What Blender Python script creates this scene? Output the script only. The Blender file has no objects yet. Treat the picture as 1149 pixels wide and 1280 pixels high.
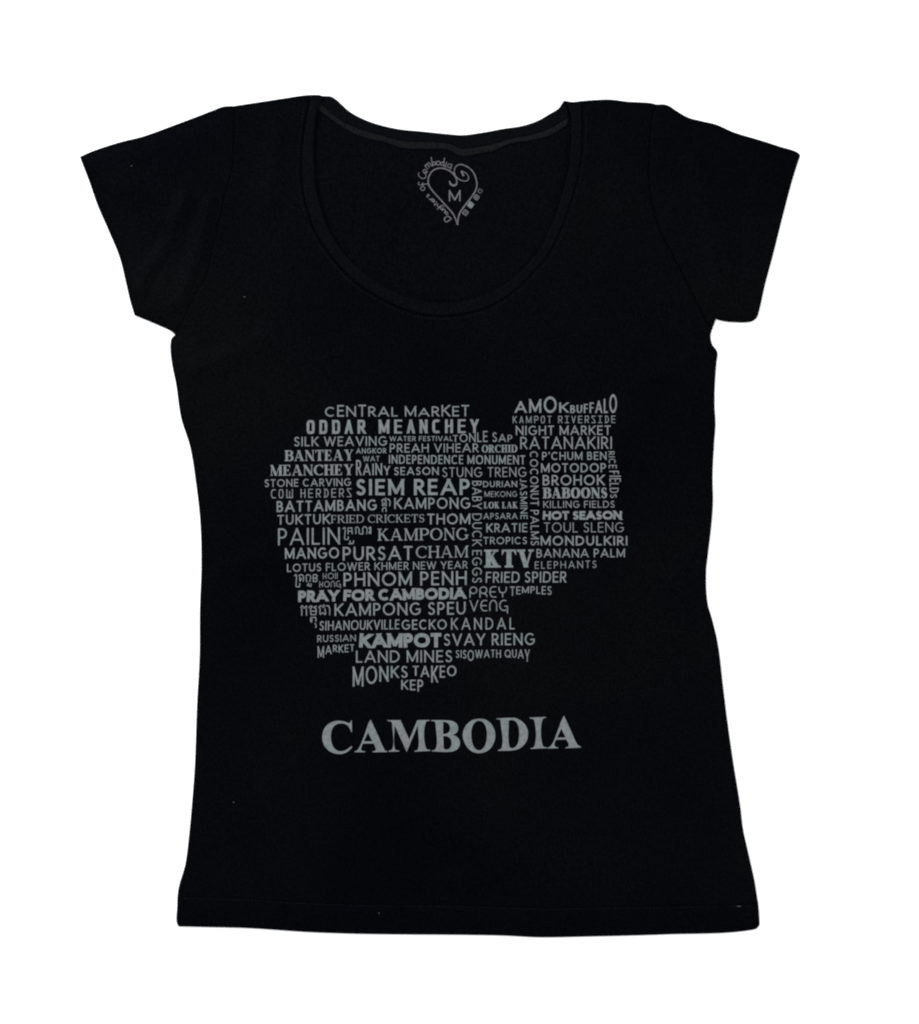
import bpy, math, random
import numpy as np
from mathutils import Vector, noise
from mathutils.geometry import delaunay_2d_cdt

random.seed(7)
C = bpy.context.scene.collection
SC = bpy.context.scene
S = 0.00065                                   # metres of cloth per photo pixel
CX, CY = 574.5, 640.0

# ------------------------------------------------------------------ camera
D = 1.9
cam_d = bpy.data.cameras.new('camera')
cam = bpy.data.objects.new('camera', cam_d)
C.objects.link(cam)
cam.location = (0, 0, D)
cam.rotation_euler = (0, 0, 0)                # straight down on the laid-out shirt
cam_d.sensor_fit = 'VERTICAL'
cam_d.sensor_height = 24.0
cam_d.lens = 24.0 * (D - 0.005) / (1280 * S)
cam_d.clip_start = 0.05
cam_d.clip_end = 100
SC.camera = cam

# ------------------------------------------------------------------ light: a bright white studio
w = bpy.data.worlds.new('World')
SC.world = w
w.use_nodes = True
w.node_tree.nodes['Background'].inputs['Color'].default_value = (0.97, 0.985, 1.0, 1)
w.node_tree.nodes['Background'].inputs['Strength'].default_value = 1.3


def area(name, loc, target, size, power, col):
    l = bpy.data.lights.new(name, 'AREA')
    l.shape = 'RECTANGLE'
    l.size, l.size_y = size
    l.energy = power
    l.color = col
    o = bpy.data.objects.new(name, l)
    C.objects.link(o)
    o.location = loc
    o.rotation_euler = (Vector(target) - Vector(loc)).to_track_quat('-Z', 'Y').to_euler()
    return o


area('softbox_window', (-1.5, 1.5, 2.1), (0, 0, 0), (0.9, 0.9), 60, (0.95, 0.98, 1.0))
area('softbox_fill', (2.1, 0.4, 2.4), (0, 0, 0), (1.4, 1.4), 16, (1.0, 0.98, 0.96))

SC.view_settings.view_transform = 'Standard'
SC.view_settings.look = 'None'
SC.view_settings.exposure = 0.0
SC.view_settings.gamma = 1.0
SC.view_settings.use_curve_mapping = False
SC.cycles.filter_width = 2.1                  # the softness of a small phone camera


# ------------------------------------------------------------------ materials
def nodes_of(name):
    m = bpy.data.materials.new(name)
    m.use_nodes = True
    nt = m.node_tree
    for n in list(nt.nodes):
        nt.nodes.remove(n)
    out = nt.nodes.new('ShaderNodeOutputMaterial')
    return m, nt, out


def fabric(name, ca, cb, gain=1.0, rib=0.0):
    """near-black cotton jersey: fine wales, slub and a faint blotchy dye"""
    m, nt, out = nodes_of(name)
    N, L = nt.nodes.new, nt.links.new
    tc = N('ShaderNodeTexCoord')
    big = N('ShaderNodeTexNoise')
    big.inputs['Scale'].default_value = 4.5
    big.inputs['Detail'].default_value = 3.0
    L(tc.outputs['Object'], big.inputs['Vector'])
    mp = N('ShaderNodeMapping')
    mp.inputs['Scale'].default_value = (900, 330, 400)
    L(tc.outputs['Object'], mp.inputs['Vector'])
    fine = N('ShaderNodeTexNoise')
    fine.inputs['Scale'].default_value = 1.0
    fine.inputs['Detail'].default_value = 3.0
    L(mp.outputs['Vector'], fine.inputs['Vector'])
    slub = N('ShaderNodeTexNoise')
    slub.inputs['Scale'].default_value = 520.0
    slub.inputs['Detail'].default_value = 4.0
    L(tc.outputs['Object'], slub.inputs['Vector'])
    ramp = N('ShaderNodeValToRGB')
    ramp.color_ramp.elements[0].position = 0.36
    ramp.color_ramp.elements[1].position = 0.64
    ramp.color_ramp.elements[0].color = (*ca, 1)
    ramp.color_ramp.elements[1].color = (*cb, 1)
    L(big.outputs['Fac'], ramp.inputs['Fac'])
    add = N('ShaderNodeMath')
    add.operation = 'ADD'
    L(fine.outputs['Fac'], add.inputs[0])
    L(slub.outputs['Fac'], add.inputs[1])
    rng = N('ShaderNodeMapRange')
    rng.inputs['From Min'].default_value = 0.7
    rng.inputs['From Max'].default_value = 1.3
    rng.inputs['To Min'].default_value = 0.50 * gain
    rng.inputs['To Max'].default_value = 1.2 * gain
    L(add.outputs[0], rng.inputs['Value'])
    mul = N('ShaderNodeVectorMath')
    mul.operation = 'SCALE'
    L(ramp.outputs['Color'], mul.inputs[0])
    L(rng.outputs['Result'], mul.inputs['Scale'])
    bump = N('ShaderNodeBump')
    bump.inputs['Strength'].default_value = 0.5
    bump.inputs['Distance'].default_value = 0.0006
    L(add.outputs[0], bump.inputs['Height'])
    d = N('ShaderNodeBsdfDiffuse')
    d.inputs['Roughness'].default_value = 1.0
    L(mul.outputs['Vector'], d.inputs['Color'])
    L(bump.outputs['Normal'], d.inputs['Normal'])
    g = N('ShaderNodeBsdfGlossy')
    g.inputs['Roughness'].default_value = 0.52
    gm = N('ShaderNodeVectorMath')
    gm.operation = 'SCALE'
    L(mul.outputs['Vector'], gm.inputs[0])
    gm.inputs['Scale'].default_value = 0.55
    L(gm.outputs['Vector'], g.inputs['Color'])
    L(bump.outputs['Normal'], g.inputs['Normal'])
    dm = N('ShaderNodeVectorMath')
    dm.operation = 'SCALE'
    dm.inputs['Scale'].default_value = 0.45
    L(mul.outputs['Vector'], dm.inputs[0])
    L(dm.outputs['Vector'], d.inputs['Color'])
    ad = N('ShaderNodeAddShader')
    L(d.outputs[0], ad.inputs[0])
    L(g.outputs[0], ad.inputs[1])
    L(ad.outputs[0], out.inputs['Surface'])
    return m


def ink(name, col, lo=0.8, hi=1.12):
    """screen-print ink lying in the knit: slightly broken by the yarn"""
    m, nt, out = nodes_of(name)
    N, L = nt.nodes.new, nt.links.new
    tc = N('ShaderNodeTexCoord')
    n1 = N('ShaderNodeTexNoise')
    n1.inputs['Scale'].default_value = 420.0
    n1.inputs['Detail'].default_value = 4.0
    L(tc.outputs['Object'], n1.inputs['Vector'])
    n2 = N('ShaderNodeTexNoise')
    n2.inputs['Scale'].default_value = 60.0
    n2.inputs['Detail'].default_value = 2.0
    L(tc.outputs['Object'], n2.inputs['Vector'])
    tint = N('ShaderNodeValToRGB')
    tint.color_ramp.elements[0].position = 0.35
    tint.color_ramp.elements[1].position = 0.65
    tint.color_ramp.elements[0].color = (col[0] * 1.04, col[1] * 0.98, col[2] * 1.02, 1)
    tint.color_ramp.elements[1].color = (col[0] * 0.96, col[1] * 1.02, col[2] * 1.0, 1)
    L(n2.outputs['Fac'], tint.inputs['Fac'])
    rng = N('ShaderNodeMapRange')
    rng.inputs['From Min'].default_value = 0.35
    rng.inputs['From Max'].default_value = 0.65
    rng.inputs['To Min'].default_value = lo
    rng.inputs['To Max'].default_value = hi
    L(n1.outputs['Fac'], rng.inputs['Value'])
    mul = N('ShaderNodeVectorMath')
    mul.operation = 'SCALE'
    L(tint.outputs['Color'], mul.inputs[0])
    L(rng.outputs['Result'], mul.inputs['Scale'])
    d = N('ShaderNodeBsdfDiffuse')
    L(mul.outputs['Vector'], d.inputs['Color'])
    L(d.outputs[0], out.inputs['Surface'])
    return m


def plain(name, col, scale=30, var=0.04):
    m, nt, out = nodes_of(name)
    N, L = nt.nodes.new, nt.links.new
    tc = N('ShaderNodeTexCoord')
    n1 = N('ShaderNodeTexNoise')
    n1.inputs['Scale'].default_value = scale
    L(tc.outputs['Object'], n1.inputs['Vector'])
    ramp = N('ShaderNodeValToRGB')
    ramp.color_ramp.elements[0].color = (*[c * (1 - var) for c in col], 1)
    ramp.color_ramp.elements[1].color = (*[min(1, c * (1 + var)) for c in col], 1)
    L(n1.outputs['Fac'], ramp.inputs['Fac'])
    d = N('ShaderNodeBsdfDiffuse')
    L(ramp.outputs['Color'], d.inputs['Color'])
    L(d.outputs[0], out.inputs['Surface'])
    return m


BLUE, NEUT = (0.00150, 0.00175, 0.00275), (0.00265, 0.00280, 0.00320)
M_body = fabric('black_jersey', BLUE, NEUT)
M_sleeve = fabric('black_jersey_sleeve', BLUE, NEUT, 1.05)
M_back = fabric('black_jersey_inside', (0.0020, 0.0021, 0.0032), (0.0027, 0.0028, 0.0036), 1.0)
M_rib = fabric('black_rib', (0.0023, 0.0027, 0.0036), (0.0026, 0.0028, 0.0034), 1.1)
M_tape = fabric('charcoal_neck_tape', (0.0058, 0.0064, 0.0070), (0.0072, 0.0078, 0.0084), 1.0)
M_hem = fabric('black_jersey_hem', (0.0017, 0.0019, 0.0031), (0.0022, 0.0023, 0.0026), 1.0)
M_thread = fabric('black_thread', (0.0052, 0.0051, 0.0078), (0.0056, 0.0056, 0.0074), 1.0)
M_ink = ink('grey_print_ink', (0.118, 0.130, 0.131), 0.82, 1.1)
M_label = ink('pale_label_ink', (0.090, 0.089, 0.096), 0.75, 1.1)
M_care = ink('dim_label_ink', (0.055, 0.058, 0.060), 0.7, 1.1)
M_lint = plain('pale_lint', (0.055, 0.06, 0.066))
M_white = plain('white_backdrop_paper', (0.93, 0.93, 0.93), 20, 0.01)

# ------------------------------------------------------------------ outlines, in photo pixels
SH_L = [(398.7, 117.8), (388, 117.7), (377, 118.7), (355, 122), (334, 125.3), (312, 128.6), (291.5, 131.8)]
SLV_L = [(291.5, 131.8), (286, 131.7), (279.5, 132.2), (265, 137.5), (250.8, 143), (216.4, 156), (176, 170.4), (155, 175.5), (136, 181),
         (113, 189), (99.2, 195.3), (104, 208), (110, 223.5), (121.6, 256.5), (136, 289.5), (148.9, 321), (157.5, 355.6),
         (162, 375), (167.5, 393.5), (176, 397), (199, 406.7), (213.5, 413.6), (218.5, 418)]
ARM_L = [(291.5, 131.8), (292.8, 150), (292.5, 172), (291.5, 195), (289.6, 215), (281, 243.6), (273.8, 278), (265, 312.5), (258, 344),
         (242, 373), (227.9, 401.5), (218.5, 418)]
SIDE_L = [(218.5, 418), (213.8, 423), (212.6, 430), (212.8, 441.6), (215.5, 460), (219.4, 478.8), (226, 522.5), (237, 557.5), (244.8, 605.7),
          (250, 653.8), (251.3, 706.3), (249.4, 763), (249, 820), (245.8, 881.4), (242.9, 960), (239.8, 1001.8), (236, 1043.5),
          (231, 1081.8), (223, 1109.7), (221.3, 1121)]
HEM_SIDE_L = [(221.3, 1121), (220.9, 1135), (220.4, 1154), (222.5, 1159)]
BOTTOM = [(222.5, 1159), (250, 1159.6), (311.8, 1161.2), (385, 1166), (447.6, 1168.2), (496.4, 1168.9), (590, 1169.6), (632, 1170.5),
          (673.5, 1172.5), (729.3, 1171.7), (833.7, 1168.9), (938, 1163.7), (946.8, 1161.4), (950.3, 1156.7)]
HEM_SIDE_R = [(950.3, 1156.7), (949.6, 1143), (948.6, 1131)]
HEM = [(221.3, 1121), (250, 1121.5), (311.8, 1123.5), (385, 1128), (447.6, 1130.2), (496.4, 1131), (590, 1132), (673.5, 1134.5),
       (729.3, 1134), (833.7, 1132.4), (915, 1131.3), (948.6, 1131)]
SIDE_R = [(948.6, 1131), (943.4, 1099.3), (936.4, 1068), (929.5, 1036.6), (926.3, 1010), (917.5, 955), (910, 902.5), (905, 862.5),
          (897.5, 802.5), (890.3, 772.5), (885.3, 755), (883.3, 715), (885.6, 693), (889.5, 660), (891.8, 630), (891.4, 592.5),
          (893.3, 555), (895, 530), (893.9, 507.5), (894.3, 480), (896.3, 452.5), (897.5, 440), (895.6, 436), (891.3, 431.3), (888.8, 418.8),
          (890.5, 412)]
ARM_R = [(820.6, 129.6), (817, 140), (814.9, 151.7), (812.6, 172), (812, 194.8), (811.4, 229), (814.9, 252), (823.5, 283.8), (837.9, 312.5),
         (853.6, 344), (866.6, 370), (876.6, 390), (884.5, 403), (890.5, 412)]
SLV_R = [(820.6, 129.6), (832, 129.8), (837.5, 131.8), (843.6, 135.9), (860.8, 146), (877, 150.3), (895.3, 154.6), (918.3, 164.6), (949.9, 174.1),
         (975.7, 182.4), (998.4, 190.2), (1001.2, 193.2), (999.6, 198), (991.5, 223.5), (980, 266.6), (967, 318.3), (957, 355.6),
         (949.9, 387.2), (946.6, 397), (941.2, 401), (915.4, 402.1), (904, 400.8), (895.3, 398.3), (893.3, 405), (890.5, 412)]
SH_R = [(705.4, 124.8), (711.4, 126.1), (716, 126.6), (728, 125.3), (745, 124), (763, 123.5), (786, 126.2), (803, 127), (814.9, 128), (820.6, 129.6)]
BNECK = [(398.7, 117.8), (405, 119), (414, 119.7), (420, 123.5), (436.6, 138.3), (454, 147.9), (473, 154.8), (499.3, 160.6), (525.4, 163.2), (560, 166.7),
         (577.4, 168), (603.5, 164.8), (629.6, 160), (652.3, 156.6), (671.4, 150.5), (687, 141.8), (699.3, 133.9), (702.7, 128.7), (705.4, 124.8)]
NECK_IN = [(398.7, 117.8), (405.5, 120.5), (401, 127), (397.4, 134.8), (393.6, 157.4), (392.2, 187), (393, 213), (395.7, 239), (401.8, 261.9), (412, 289),
           (436.6, 323.6), (468, 349.7), (499, 367), (527, 375.8), (555, 378.5), (586.3, 375), (617.6, 363.6), (649, 341),
           (673.3, 314), (692.3, 275), (703, 243.5), (711.4, 209.7), (714, 178.3), (714.8, 152.2), (713, 140), (709.7, 131.3), (705.4, 124.8)]
NECK_OUT = [(388.5, 117.7), (386.5, 127), (384, 140), (380.5, 161), (377.4, 187), (376.9, 213), (379, 239), (384.4, 262), (394, 289.5),
            (415.7, 321.8), (443.5, 351.4), (478.4, 374), (509.7, 388), (541, 394.2), (569, 393.9), (603.7, 386.2), (638.5, 367),
            (666.3, 341), (689, 312), (706, 274), (715, 248), (721.9, 221.8), (726.2, 195.7), (728, 169.6), (728.3, 143.5), (727.5, 125.4)]
TAPE_T = [(397, 124), (404, 131), (411, 138), (419, 145), (434, 154), (450, 161), (478, 168.7), (504.5, 175.7), (534, 176.6), (560, 178.5), (577, 185.3),
          (603.5, 181.8), (617.4, 179.2), (638, 173), (664, 168), (690, 159), (703, 151), (716, 143)]
TAPE_B = [(393, 133), (403, 140.5), (412, 147), (422, 154.5), (434, 162), (450, 169.6), (478, 176.6), (504.5, 184.6), (534, 185.5), (560, 186.5), (577, 194.5),
          (603, 190.5), (617, 188), (638, 178.8), (664.4, 174.5), (690.5, 167.5), (705, 158), (718, 149)]


def rev(p):
    return list(reversed(p))


def cr(pts, step=3.0):
    """Catmull-Rom through the points, sampled about every step px"""
    P = [np.array(p, float) for p in pts]
    out = []
    n = len(P)
    for i in range(n - 1):
        p1, p2 = P[i], P[i + 1]
        p0 = P[i - 1] if i > 0 else p1 * 2 - p2
        p3 = P[i + 2] if i + 2 < n else p2 * 2 - p1
        d = np.linalg.norm(p2 - p1)
        a0 = np.linalg.norm(p1 - p0) or 1
        a2 = np.linalg.norm(p3 - p2) or 1
        m1 = 0.5 * ((p2 - p1) + (p1 - p0) * d / a0)
        m2 = 0.5 * ((p2 - p1) + (p3 - p2) * d / a2)
        k = max(1, int(round(d / step)))
        for j in range(k):
            t = j / k
            h = (2 * t**3 - 3 * t**2 + 1) * p1 + (t**3 - 2 * t**2 + t) * m1 + (-2 * t**3 + 3 * t**2) * p2 + (t**3 - t**2) * m2
            out.append((float(h[0]), float(h[1])))
    out.append((float(P[-1][0]), float(P[-1][1])))
    return out


def corner(pts, step=3.0, sharp=50):
    """cr() but broken at points that turn more than sharp degrees"""
    segs, cur = [], [pts[0]]
    for i in range(1, len(pts) - 1):
        cur.append(pts[i])
        a = np.subtract(pts[i], pts[i - 1])
        b = np.subtract(pts[i + 1], pts[i])
        ang = math.degrees(math.acos(max(-1, min(1, float(np.dot(a, b) / (np.linalg.norm(a) * np.linalg.norm(b)))))))
        if ang > sharp:
            segs.append(cur)
            cur = [pts[i]]
    cur.append(pts[-1])
    segs.append(cur)
    out = []
    for s_ in segs:
        r = cr(s_, step)
        out += r if not out else r[1:]
    return out


c_shl, c_slvl, c_arml, c_sidel = cr(SH_L), corner(SLV_L), cr(ARM_L), cr(SIDE_L)
c_hsl, c_bot, c_hsr, c_hem = cr(HEM_SIDE_L), cr(BOTTOM), cr(HEM_SIDE_R), cr(HEM)
c_sider, c_armr, c_slvr, c_shr = cr(SIDE_R), cr(ARM_R), corner(SLV_R), cr(SH_R)
c_bneck, c_nin, c_nout = cr(BNECK), corner(NECK_IN), cr(NECK_OUT)
c_tt, c_tb = cr(TAPE_T), cr(TAPE_B)


def chain(*cs):
    out = []
    for c in cs:
        for p in c:
            if not out or math.dist(out[-1], p) > 0.2:
                out.append(p)
    if math.dist(out[0], out[-1]) < 0.2:
        out.pop()
    return out


# c_shl runs from the neck outwards; the piece left of the band's outer seam belongs to the front panel
shl_band = [p for p in c_shl if p[0] > 388.5]
shl_front = [NECK_OUT[0]] + [p for p in c_shl if p[0] <= 388.0]
shr_band = [p for p in c_shr if p[0] < 727.5]
shr_front = [NECK_OUT[-1]] + [p for p in c_shr if p[0] >= 728.0]

SIL = chain(c_bneck, c_shr, c_slvr, rev(c_sider), rev(c_hsr), rev(c_bot), rev(c_hsl), rev(c_sidel), rev(c_slvl), rev(c_shl))
POLY_front = chain(shl_front, c_arml, c_sidel, c_hem, c_sider, rev(c_armr), rev(shr_front), rev(c_nout))
POLY_hem = chain(c_hem, rev(c_hsr), rev(c_bot), rev(c_hsl))
POLY_slv_l = chain(c_slvl, rev(c_arml))
POLY_slv_r = chain(c_slvr, rev(c_armr))
POLY_band = chain(rev(shl_band), c_nout, rev(shr_band), rev(c_nin))
POLY_back = chain(c_shl, c_arml, c_sidel, c_hsl, c_bot, c_hsr, c_sider, rev(c_armr), rev(c_shr), rev(c_bneck))
bneck_mid = [p for p in c_bneck if 403 < p[0] < 704.5]
POLY_bband = chain(bneck_mid, [(709, 131.5), (712, 138)], rev([p for p in c_tt if p[0] < 712.5]))
POLY_tape = chain([p for p in c_tt if p[0] < 712.5], rev([p for p in c_tb if p[0] < 712.5]))


def dist_to(path, P, closed=False):
    A = np.array(path)
    B = np.roll(A, -1, 0) if closed else A[1:]
    A = A if closed else A[:-1]
    best = np.full(len(P), 1e9)
    dvec = B - A
    L2 = (dvec**2).sum(1) + 1e-9
    for s0 in range(0, len(P), 4000):
        Q = P[s0:s0 + 4000]
        t = np.clip(((Q[:, None, :] - A[None]) * dvec[None]).sum(2) / L2, 0, 1)
        d = np.sqrt((((A[None] + t[..., None] * dvec[None]) - Q[:, None, :])**2).sum(2)).min(1)
        best[s0:s0 + 4000] = d
    return best


def inside(poly, P):
    A = np.array(poly)
    B = np.roll(A, -1, 0)
    res = np.zeros(len(P), bool)
    for a, b in zip(A, B):
        cond = (a[1] > P[:, 1]) != (b[1] > P[:, 1])
        if cond.any():
            xi = (b[0] - a[0]) * (P[:, 1] - a[1]) / (b[1] - a[1] + 1e-12) + a[0]
            res ^= cond & (P[:, 0] < xi)
    return res


# folds: (x0, y0, x1, y1, half width px, height in mm)
FOLDS = [(232, 250, 172, 365, 8, 1.7), (205, 290, 186, 350, 10, -1.2), (262, 255, 225, 380, 9, 1.2), (150, 230, 200, 240, 16, 0.5),
         (870, 200, 905, 360, 13, 1.4), (930, 220, 915, 380, 10, -0.9), (850, 330, 880, 385, 7, 0.7), (222, 470, 300, 440, 12, 0.7),
         (880, 440, 820, 470, 10, 0.9), (885, 455, 850, 520, 8, -0.7), (235, 1060, 330, 1000, 18, 0.6), (925, 1050, 840, 960, 18, 0.6),
         (330, 420, 400, 470, 14, 0.6), (800, 420, 720, 480, 16, 0.5), (345, 170, 335, 260, 14, 0.6), (770, 170, 775, 270, 14, 0.5),
         (255, 720, 320, 700, 14, 0.6), (880, 740, 820, 720, 14, 0.6), (450, 1010, 620, 1060, 24, 0.5), (560, 1100, 760, 1080, 20, 0.4)]
SEAMS = [(c_arml, 0.6, 1.0), (c_armr, 0.85, 1.0), (c_nout, 1.1, 1.0), (c_hem, 0.2, 0.9)]


def Z(P):
    """height (m) of the upper cloth over the table, P in photo px"""
    P = np.asarray(P, float)
    d = dist_to(SIL, P, True)
    rise = 1 - np.exp(-d / 9.0)
    z = 0.0019 + 0.0038 * rise
    wr = np.array([noise.noise(Vector((x * 0.011, y * 0.008, 1.7))) * 0.9 + noise.noise(Vector((x * 0.03, y * 0.022, 5.1))) * 0.35 for x, y in P])
    wr = wr * 0.0006
    for x0, y0, x1, y1, hw, h in FOLDS:
        dd = dist_to([(x0, y0), ((x0 + x1) / 2 + 4, (y0 + y1) / 2), (x1, y1)], P)
        wr = wr + h * 0.0023 * np.exp(-(dd / hw)**2)
    z = z + wr * np.clip(d / 30, 0, 1)
    for path, dep, wd in SEAMS:
        ds = dist_to(path, P)
        z = z - dep * 0.001 * np.exp(-(ds / wd)**2) * np.clip(d / 6, 0.2, 1)
    return z


def zback(P):
    P = np.asarray(P, float)
    d = dist_to(SIL, P, True)
    z = 0.0009 + 0.0005 * (1 - np.exp(-d / 12.0))
    n = np.array([noise.noise(Vector((x * 0.012, y * 0.016, 9.7))) + .55 * noise.noise(Vector((x * 0.05 + y * .012, y * 0.018, 3.3))) for x, y in P])
    return z + n * 0.0005 * np.clip(d / 40, 0, 1)


def W3(P, z):
    return [((x - CX) * S, (CY - y) * S, float(h)) for (x, y), h in zip(P, z)]


def link_mesh(name, verts, faces, mat, parent, smooth=True):
    me = bpy.data.meshes.new(name)
    me.from_pydata(verts, [], faces)
    me.update()
    me.materials.append(mat)
    if smooth:
        me.polygons.foreach_set('use_smooth', [True] * len(me.polygons))
    o = bpy.data.objects.new(name, me)
    C.objects.link(o)
    if parent:
        o.parent = parent
    return o


def triangulate(polys, extra=(), holes=()):
    """union of the polygons as flat triangles, no overlap anywhere"""
    vs, fs = [], []
    for p in list(polys) + list(holes):
        b = len(vs)
        ar = sum(p[i][0] * p[(i + 1) % len(p)][1] - p[(i + 1) % len(p)][0] * p[i][1] for i in range(len(p)))
        if abs(ar) < 1e-5:
            continue
        if ar < 0:
            p = p[::-1]                       # the triangulator wants every outline counter-clockwise
        vs += [Vector(q) for q in p]
        fs.append(list(range(b, b + len(p))))
    vs += [Vector(q) for q in extra]
    V, E, F, ov, oe, of = delaunay_2d_cdt(vs, [], fs, 0, 1e-5)
    XY = np.array([(v.x, v.y) for v in V])
    cen = np.array([XY[list(f)].mean(0) for f in F])
    keep = np.zeros(len(F), bool)
    for p in polys:                             # a triangle stays when its centre lies in one of the outlines
        q = np.array(p)
        lo, hi = q.min(0), q.max(0)
        idx = np.nonzero(~keep & (cen >= lo).all(1) & (cen <= hi).all(1))[0]
        if len(idx):
            keep[idx] = inside(p, cen[idx])
    for p in holes:
        keep &= ~inside(p, cen)
    tris = [f for f, k_ in zip(F, keep) if k_]
    used = sorted({i for t in tris for i in t})
    mp = {i: k for k, i in enumerate(used)}
    pts = [(V[i].x, V[i].y) for i in used]
    out = []
    for t in tris:
        t = [mp[i] for i in t]
        a = 0
        for k in range(len(t)):
            x0, y0 = pts[t[k]]
            x1, y1 = pts[t[(k + 1) % len(t)]]
            a += x0 * y1 - x1 * y0
        out.append(t if a < 0 else t[::-1])   # photo y points down: clockwise in px faces up
    return pts, out


def sheet(name, poly, zf, thick, mat, parent, grid=7.0, bottom=None, paths=()):
    """a piece of cloth: top surface zf, underside thick below it (or at the height bottom), closed round the edge"""
    A = np.array(poly)
    (x0, y0), (x1, y1) = A.min(0), A.max(0)
    g = []
    r = 0
    y = y0
    while y < y1:
        x = x0 + (grid / 2 if r % 2 else 0)
        while x < x1:
            g.append((x + random.uniform(-.6, .6), y + random.uniform(-.6, .6)))
            x += grid
        y += grid * 0.87
        r += 1
    for path, offs in paths:                   # extra rows beside a seam so its groove is really modelled
        Q = np.array(path)
        T = np.gradient(Q, axis=0)
        Nn = np.stack([-T[:, 1], T[:, 0]], 1) / (np.linalg.norm(T, axis=1)[:, None] + 1e-9)
        for o_ in offs:
            g += [tuple(q) for q in Q + Nn * o_]
    for o_ in (2.0, 4.5):                      # rows beside the piece's own edge
        Q = np.array(poly)
        T = np.roll(Q, -1, 0) - np.roll(Q, 1, 0)
        Nn = np.stack([-T[:, 1], T[:, 0]], 1) / (np.linalg.norm(T, axis=1)[:, None] + 1e-9)
        g += [tuple(q) for q in Q + Nn * o_] + [tuple(q) for q in Q - Nn * o_]
    G = np.array(g)
    G = G[inside(poly, G)]
    G = G[dist_to(poly, G, True) > 0.5]
    pts, tris = triangulate([poly], [tuple(p) for p in G])
    z = zf(pts)
    top = W3(pts, z)
    zb = z - thick if bottom is None else np.full(len(pts), bottom)
    n = len(pts)
    verts = top + W3(pts, zb)
    faces = [tuple(t) for t in tris] + [tuple(i + n for i in reversed(t)) for t in tris]
    cnt = {}
    for t in tris:
        for k in range(len(t)):
            e = (t[k], t[(k + 1) % len(t)])
            cnt[e] = 1
    for a, b in cnt:
        if (b, a) not in cnt:
            faces.append((b, a, a + n, b + n))
    return link_mesh(name, verts, faces, mat, parent)


# ------------------------------------------------------------------ the setting: white paper under the shirt
bd = link_mesh('white_backdrop', [(-6, -6, 0), (6, -6, 0), (6, 6, 0), (-6, 6, 0)], [(0, 1, 2, 3)], M_white, None, False)
bd['kind'] = 'structure'

# ------------------------------------------------------------------ the shirt
shirt = bpy.data.objects.new('t_shirt', None)
C.objects.link(shirt)
shirt['label'] = 'black short-sleeved scoop-neck t-shirt with grey word map print laid flat on white'
shirt['category'] = 't-shirt'

back = sheet('back_panel', POLY_back, zback, 0.0007, M_back, shirt, 9)
bband = sheet('back_neckband', POLY_bband, lambda P: zback(P) + 0.0007, 0.0008, M_rib, shirt, 5)
tape = sheet('neck_tape', POLY_tape, lambda P: zback(P) + 0.0012, 0.0011, M_tape, bband, 4)
so = (-5, -3.2, -2, -1.3, -.7, .7, 1.3, 2, 3.2, 5)
front = sheet('front_panel', POLY_front, Z, 0.0007, M_body, shirt, 8,
              paths=((c_nout, so), (c_arml, so), (c_armr, so), (c_hem, so)))
for nm, poly, arm in (('sleeve', POLY_slv_l, c_arml), ('sleeve', POLY_slv_r, c_armr)):
    sheet(nm, poly, Z, 0, M_sleeve, shirt, 7, bottom=0.0004, paths=((arm, so),))
sheet('neckband', POLY_band, lambda P: Z(P) + 0.0002, 0.0011, M_rib, shirt, 5, paths=((c_nout, so),))
sheet('bottom_hem', POLY_hem, lambda P: Z(P) + 0.0002, 0.0012, M_hem, shirt, 7, paths=((c_hem, so),))


def offset(path, o_):
    Q = np.array(path)
    T = np.gradient(Q, axis=0)
    Nn = np.stack([-T[:, 1], T[:, 0]], 1) / (np.linalg.norm(T, axis=1)[:, None] + 1e-9)
    return [tuple(q) for q in Q + Nn * o_]


def resample(path, step):
    P = np.array(path, float)
    d = np.r_[0, np.cumsum(np.linalg.norm(np.diff(P, axis=0), axis=1))]
    n = max(2, int(d[-1] / step) + 1)
    t = np.linspace(0, d[-1], n)
    return [(float(a), float(b)) for a, b in zip(np.interp(t, d, P[:, 0]), np.interp(t, d, P[:, 1]))]


def stitches(name, path, pitch, duty, hw, parent):
    """a row of short thread stitches lying on the cloth"""
    R = resample(path, pitch / 3)
    polys = []
    for i in range(0, len(R) - 2, 3):
        if random.random() < 0.06:
            continue
        a, b = np.array(R[i]), np.array(R[i + 2])
        d = b - a
        d /= np.linalg.norm(d) + 1e-9
        nrm = np.array([-d[1], d[0]]) * hw
        b = a + d * pitch * duty
        polys.append([tuple(a + nrm), tuple(b + nrm), tuple(b - nrm), tuple(a - nrm)])
    verts, faces = [], []
    flat = [p for q in polys for p in q]
    zz = Z(flat) + 0.00035
    v3 = W3(flat, zz)
    for k in range(len(polys)):
        b = len(verts)
        top = v3[4 * k:4 * k + 4]
        bot = [(x, y, h - 0.0004) for x, y, h in top]
        verts += top + bot
        faces += [(b, b + 1, b + 2, b + 3)] + [(b + i, b + 4 + i, b + 4 + (i + 1) % 4, b + (i + 1) % 4) for i in range(4)]
    return link_mesh(name, verts, faces, M_thread, parent, False)


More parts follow.
